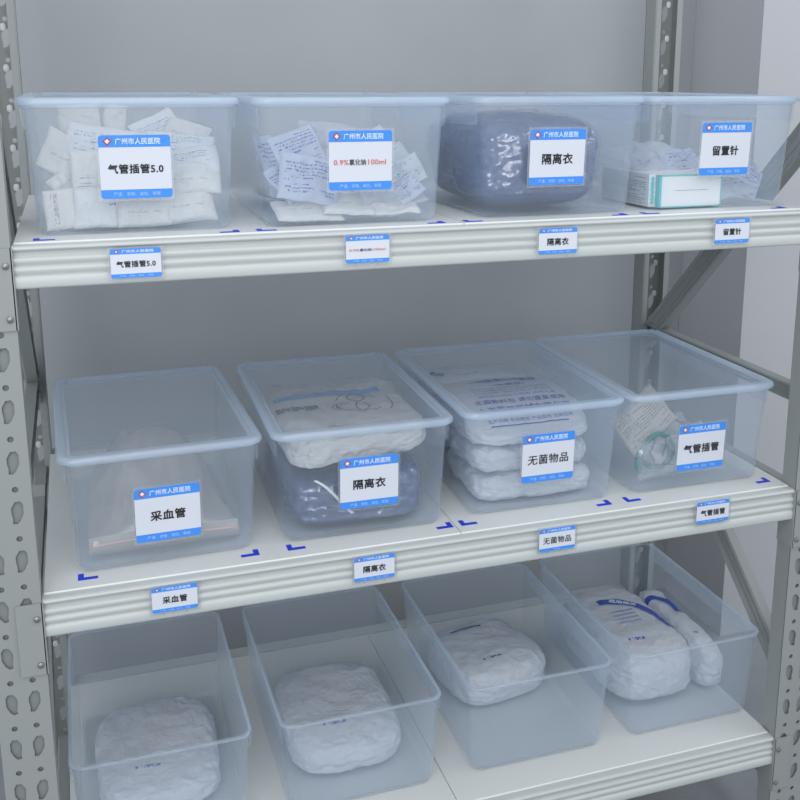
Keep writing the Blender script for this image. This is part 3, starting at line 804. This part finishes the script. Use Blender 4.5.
def strip(w, hh, y, z, seed, mname, parent, nm, thick=.0012):
    v = []; f = []; n = 30
    for i in range(n+1):
        a = i/n*2-1; x = a*w/2; yy = y+.006*a*a+.002*nz3(a*3, seed, 0); zz = z+.004*nz3(a*2, seed, 4)-.006*a*a
        v += [(x, yy, zz), (x, yy+.001, zz+hh), (x, yy+thick+.001, zz+hh), (x, yy+thick, zz)]
    for i in range(n):
        for q in range(4): f.append((i*4+q, i*4+(q+1) % 4, i*4+4+(q+1) % 4, i*4+4+q))
    f += [(0, 1, 2, 3), (n*4, n*4+1, n*4+2, n*4+3)]
    return add(mesh(v, f), nm, MAT[mname], parent)
strip(.232, .014, -.004, .022, 3, 'haze', zb, 'seal_flap')
strip(.232, .0016, -.0052, .022, 3, 'zip', zb, 'zip_line')

# --- middle box 2: gown below, crumpled white bag above
G5 = lumpy_mesh(.228, .370, .092, 5, .006, 10, p=6, n=56, taper=-.02, layers=.0005)
put(G5, 'folded_gown', 'gown2', 'l2', -.002, .222, .0065, 'dark navy folded isolation gown at the bottom of the second middle-shelf box', 'gown')
fb = put(film_over(G5, 15, .003, .008), 'plastic_bag', 'film', 'l2', -.002, .222, .0065, 'clear plastic bag round the dark gown in the second middle-shelf box', 'plastic bag')
def ribbon(pts, wd_, mname, parent, nm):
    v = []; f = []
    for i, (x, y, z) in enumerate(pts):
        v += [(x-wd_/2, y, z), (x+wd_/2, y, z+.0006), (x+wd_/2, y+.001, z), (x-wd_/2, y+.001, z-.0006)]
    for i in range(len(pts)-1):
        for q in range(4): f.append((i*4+q, i*4+(q+1) % 4, i*4+4+(q+1) % 4, i*4+4+q))
    n = len(pts)-1
    f += [(0, 1, 2, 3), (n*4, n*4+1, n*4+2, n*4+3)]
    return add(mesh(v, f), nm, MAT[mname], parent)
ribbon([(-.080+.062*s, -.192-.003*s, .094-.060*s+.004*math.sin(s*5)) for s in [i/14 for i in range(15)]], .0055, 'plug', fb, 'tie_ribbon')
def crumpled_bag(w, d, h, seed, amp):
    me = lumpy_mesh(w, d, h, seed, amp, 7, p=6.0, n=80, ridge=1.2, flatbot=False, side=.006)
    for v in me.vertices:   # front lip droops at the left and rises right
        v.co.z += .010*(v.co.x/w)*max(0, -v.co.y/d*2) - .006*nz3(v.co.x*9, v.co.y*7, seed)
        if v.co.z < 0: v.co.z = 0
    return me
wb = put(crumpled_bag(.248, .360, .052, 22, .0075), 'white_bag', 'whitebag', 'l2', .002, .222, .1165, 'crumpled off-white printed bag on top of the dark gown, second middle-shelf box', 'bag')
Ry = lambda x, y, a=0: Matrix.Translation((x, y, .05)) @ Matrix.Rotation(math.radians(a), 4, 'Z')
drape(fit_text('防护服', .078, .028, 0, 0, .05), wb, Ry(-.078, -.018, 4), 'inkgrey', 'printed_lettering')
def bandmesh(w, h, nx=40, wave=.0):
    v = [(-w/2+w*i/nx, -h/2+h*j/3+wave*math.sin(i*.2), 0) for j in range(4) for i in range(nx+1)]
    f = [(j*(nx+1)+i, j*(nx+1)+i+1, (j+1)*(nx+1)+i+1, (j+1)*(nx+1)+i) for j in range(3) for i in range(nx)]
    return mesh(v, f)
drape(bandmesh(.200, .020, wave=.004), wb, Ry(-.012, .042, 2), 'bandpale', 'blue_band')
def outline_figure():
    """loose line drawing of a gowned figure, as thin strokes"""
    mb = MB()
    def stroke(pts, w=.0022):
        for (x0, y0), (x1, y1) in zip(pts[:-1], pts[1:]):
            n = 5
            d_ = Vector((x1-x0, y1-y0)); L_ = d_.length
            if L_ < 1e-6: continue
            nx_, ny_ = -d_.y/L_*w/2, d_.x/L_*w/2
            for k in range(n):
                a, b = k/n, (k+1)/n
                i0 = len(mb.v)
                mb.v += [(x0+d_.x*a-nx_, y0+d_.y*a-ny_, 0), (x0+d_.x*b-nx_, y0+d_.y*b-ny_, 0), (x0+d_.x*b+nx_, y0+d_.y*b+ny_, 0), (x0+d_.x*a+nx_, y0+d_.y*a+ny_, 0)]
                mb.f.append((i0, i0+1, i0+2, i0+3))
    arc = lambda cx, cy, rx, ry, a0, a1, n=10: [(cx+rx*math.cos(math.radians(a0+(a1-a0)*i/n)), cy+ry*math.sin(math.radians(a0+(a1-a0)*i/n))) for i in range(n+1)]
    stroke(arc(0, .030, .016, .022, 0, 360, 16)); stroke(arc(0, .012, .038, .040, 20, 170))
    stroke(arc(-.002, -.020, .044, .030, 150, 340)); stroke([(-.016, .004), (-.040, -.020), (-.030, -.040)]); stroke([(.012, .002), (.020, -.030), (.008, -.045)])
    stroke([(0, .006), (-.004, -.020), (.002, -.044)]); stroke(arc(.048, -.008, .014, .040, 60, -60)); stroke(arc(-.026, -.012, .012, .020, 80, 260))
    return mesh(mb.v, mb.f)
drape(outline_figure(), wb, Ry(.030, -.020, -8), 'inkgrey', 'line_drawing')

# --- middle box 3: stacked packs
def pack(k, x, y, z, w, d, h, seed, mat, label, tilt=0, yaw=0, amp=.0040, rolls=4, wedge=0):
    me = lumpy_mesh(w, d, h, seed, amp, 15, p=5.5, n=70, ridge=1.3, flatbot=False, side=.006)
    for v in me.vertices:
        b = (v.co.y/d+.5)*rolls; s = (v.co.z-h/2)/(h/2)
        v.co.z += .006*s*(abs(math.sin(b*math.pi))-.6)
        if wedge and v.co.y < -.01:      # the front end is thinner: the bag sags towards its seal
            q = min(1, (-.01-v.co.y)/(d/2-.01)); v.co.z *= 1-(1-wedge)*q**1.3
    return put(me, 'supply_pack', mat, k, x, y, z, label, 'supply pack', 'printed packs in the third middle-shelf box', tilt, 0, yaw)
pack('l3', .002, .150, .006, .230, .210, .047, 31, 'packplain', 'lowest white padded pack at the front of the third middle-shelf box')
pack('l3', -.004, .150, .061, .226, .206, .044, 33, 'packplain', 'white padded pack second from the bottom of the third middle-shelf box', amp=.004)
p3 = pack('l3', -.004, .172, .110, .234, .255, .060, 35, 'packplain', 'front top pack with blue lettering rows in the third middle-shelf box', amp=.0018, rolls=1, wedge=.42)
p4 = pack('l3', -.006, .374, .010, .225, .100, .150, 37, 'packplain', 'tall rear pack against the back wall of the third middle-shelf box', amp=.004, rolls=1)
TOP = lambda x, y, a=0: Matrix.Translation((x, y, .12)) @ Matrix.Rotation(math.radians(a), 4, 'Z')
SL = lambda x, y, z: Matrix.Translation((x, y, z)) @ Matrix.Rotation(math.radians(50), 4, 'X')
for txt, w_, h_, yy, bo in (('无菌敷料包 请勿重复使用', .178, .013, -.040, .02), ('上海医用器械有限公司', .182, .019, -.064, .03), ('一次性使用无菌医疗包 灭菌有效', .170, .0090, -.080, .0), ('生产日期 有效期至 产品批号 注册证号', .165, .0090, -.092, .0)):
    drape(fit_text(txt, w_, h_, 0, yy, bo), p3, TOP(.004, 0), 'inkblue', 'printed_lettering')
drape(bandmesh(.150, .0028), p3, TOP(-.002, -.104), 'inkblue', 'printed_line')
drape(fit_text('一次性使用无菌包', .140, .019, 0, 0, .05), p3, TOP(.012, .076, -2), 'inkblue', 'printed_lettering')
drape(fit_text('（灭菌型）', .062, .013, 0, 0, .03), p3, TOP(.014, .042, -2), 'inkblue', 'printed_lettering')
for i, txt in enumerate(('医用无菌 使用方法 注意事项', '包装破损禁止使用 阴凉干燥处存放', '产品性能 适用范围 贮存条件', '请在医生指导下使用 远离儿童')):
    drape(fit_text(txt, .155, .008, 0, 0, .0), p3, TOP(.004, .020-.014*i, 0), 'inkblue', 'printed_lettering')
drape(fit_text('敷料', .036, .018, 0, 0, .03), p4, TOP(-.080, -.010, -50) @ Matrix.Translation((0, 0, .06)), 'inkblue', 'printed_lettering')

# --- middle box 4: pack, mask with tubing, small pouch
put(pouch_mesh(.122, .086, .018, 81, .002, bend=.04, nx=30, ny=30), 'paper_pack', 'kraft', 'l4', -.056, .130, .100, 'beige paper pack with grey print leaning across the rightmost middle-shelf box', 'supply pack', None, 62, 34, -4)
def tube_path(pts, r, n=10, closed=False):
    P = [Vector(p) for p in pts]; v = []; f = []
    m_ = len(P)
    for i, p in enumerate(P):
        a = P[(i-1) % m_] if closed or i > 0 else P[i]; b = P[(i+1) % m_] if closed or i < m_-1 else P[i]
        t = (b-a).normalized(); u = t.orthogonal().normalized() if abs(t.z) > .95 else t.cross(Vector((0, 0, 1))).normalized(); w = t.cross(u)
        for k in range(n): an = 2*math.pi*k/n; v.append(tuple(p+(u*math.cos(an)+w*math.sin(an))*r))
    for i in range(m_ if closed else m_-1):
        j = (i+1) % m_
        for k in range(n): f.append((i*n+k, i*n+(k+1) % n, j*n+(k+1) % n, j*n+k))
    if not closed: f += [tuple(range(n)), tuple((m_-1)*n+k for k in range(n))]
    return mesh(v, f)
p_, rz_ = in_box('l4', -.046, .098, .008)
mk = empty('breathing_mask', 'small clear face mask with teal straps and dark tubing, beside the rightmost middle-shelf card', 'mask', p_, rz_)
ring = [(.030*math.cos(a), .006*math.sin(2*a)-.004, .042+.034*math.sin(a)) for a in [2*math.pi*i/32 for i in range(32)]]
add(tube_path(ring, .0046, closed=True), 'cushion_ring', MAT['teal2'], mk)
shell = [[(r_*math.cos(a)*.030, -.004+.030*(1-r_)+.004, .042+.034*r_*math.sin(a)) for a in [2*math.pi*i/24 for i in range(24)]] for r_ in (1, .8, .55, .3)]
add(loft(shell, False, True), 'mask_shell', MAT['haze'], mk)
add(tube_path([(-.012+.004*math.sin(i*.8), -.012, .070-.0045*i) for i in range(12)]+[(-.006+.010*i, -.014, .018-.001*i) for i in range(5)], .0016), 'dark_tube', MAT['tube'], mk)
add(tube_path([(.014+.003*math.sin(i*.5), -.012, .072-.004*i) for i in range(11)], .0014), 'dark_tube', MAT['tube'], mk)
add(tube_path([(-.030-.010*math.sin(i*.28), -.006, .048-.0042*i) for i in range(11)], .0062), 'teal_strap', MAT['teal2'], mk)
add(tube_path([(.024+.012*math.sin(i*.26), -.004, .070-.005*i) for i in range(12)], .0050), 'teal_strap', MAT['teal2'], mk)
put(pouch_mesh(.110, .076, .012, 84, .004, nx=28, ny=28), 'plastic_bag', 'film', 'l4', -.048, .062, .048, 'crinkled clear bag enclosing the teal-strapped mask', 'plastic bag', None, 84, 4, 0)
put(pouch_mesh(.060, .060, .010, 86, .005), 'small_pouch', 'clearpouch', 'l4', .070, .140, .044, 'small clear pouch with a blue mark right of the card, rightmost middle-shelf box', 'pouch', None, 68, 20, 0)

# --- lowest row contents
def low(k, x, y, z, w, d, h, seed, mat, label, yaw=0, grp='packs in the lowest boxes'):
    me = lumpy_mesh(w, d, h, seed, .0040, 10, p=4.0, n=56, ridge=1.2, side=.005)
    return put(me, 'supply_pack', mat, k, x, y, z, label, 'supply pack', grp, 0, 0, yaw)
q1 = low('b4', -.028, .250, .004, .190, .330, .120, 61, 'packplain', 'white pack with a navy arched stripe at the left of the rightmost lowest box')
q2 = low('b4', .100, .240, .004, .056, .300, .110, 62, 'packplain', 'slim white pack with a navy patch at the right of the rightmost lowest box')
def arcband(r0, r1, a0, a1, n=24):
    v = []; f = []
    for i in range(n+1):
        a = math.radians(a0+(a1-a0)*i/n)
        for r_ in (r0, (r0+r1)/2, r1): v.append((r_*math.cos(a), r_*math.sin(a), 0))
    for i in range(n):
        for q in range(2): f.append((i*3+q, i*3+3+q, i*3+4+q, i*3+1+q))
    return mesh(v, f)
drape(arcband(.108, .128, 85, -8), q1, Matrix.Translation((-.040, -.050, .2)), 'inkblue', 'navy_stripe')
drape(fit_text('医用棉签', .060, .012, 0, 0, .03), q1, Matrix.Translation((.022, .048, .2)) @ Matrix.Rotation(math.radians(-35), 4, 'Z'), 'inkwhite', 'printed_lettering', lift=.0024)
drape(arcband(.055, .070, 80, -20), q2, Matrix.Translation((-.050, .03, .2)), 'inkblue', 'navy_stripe')
for i, yy in enumerate((.050, .036, .022, .008)):
    drape(fit_text('一次性使用医用棉签', .060, .006, 0, 0, 0), q1, Matrix.Translation((.0, yy-.03, .2)), 'inkblue', 'printed_lettering')
q3 = low('b3', .000, .300, .004, .210, .220, .090, 63, 'packplain', 'white pack with a thin blue line in the third lowest box', 10)
drape(bandmesh(.075, .005), q3, Matrix.Translation((-.010, .070, .2)), 'inkblue', 'printed_line')
low('b2', .000, .230, .004, .215, .300, .070, 64, 'packplain', 'plain white pack in the second lowest box')
low('b1', .000, .230, .004, .215, .300, .060, 65, 'packplain', 'plain white pack in the lowest box beside the left post')
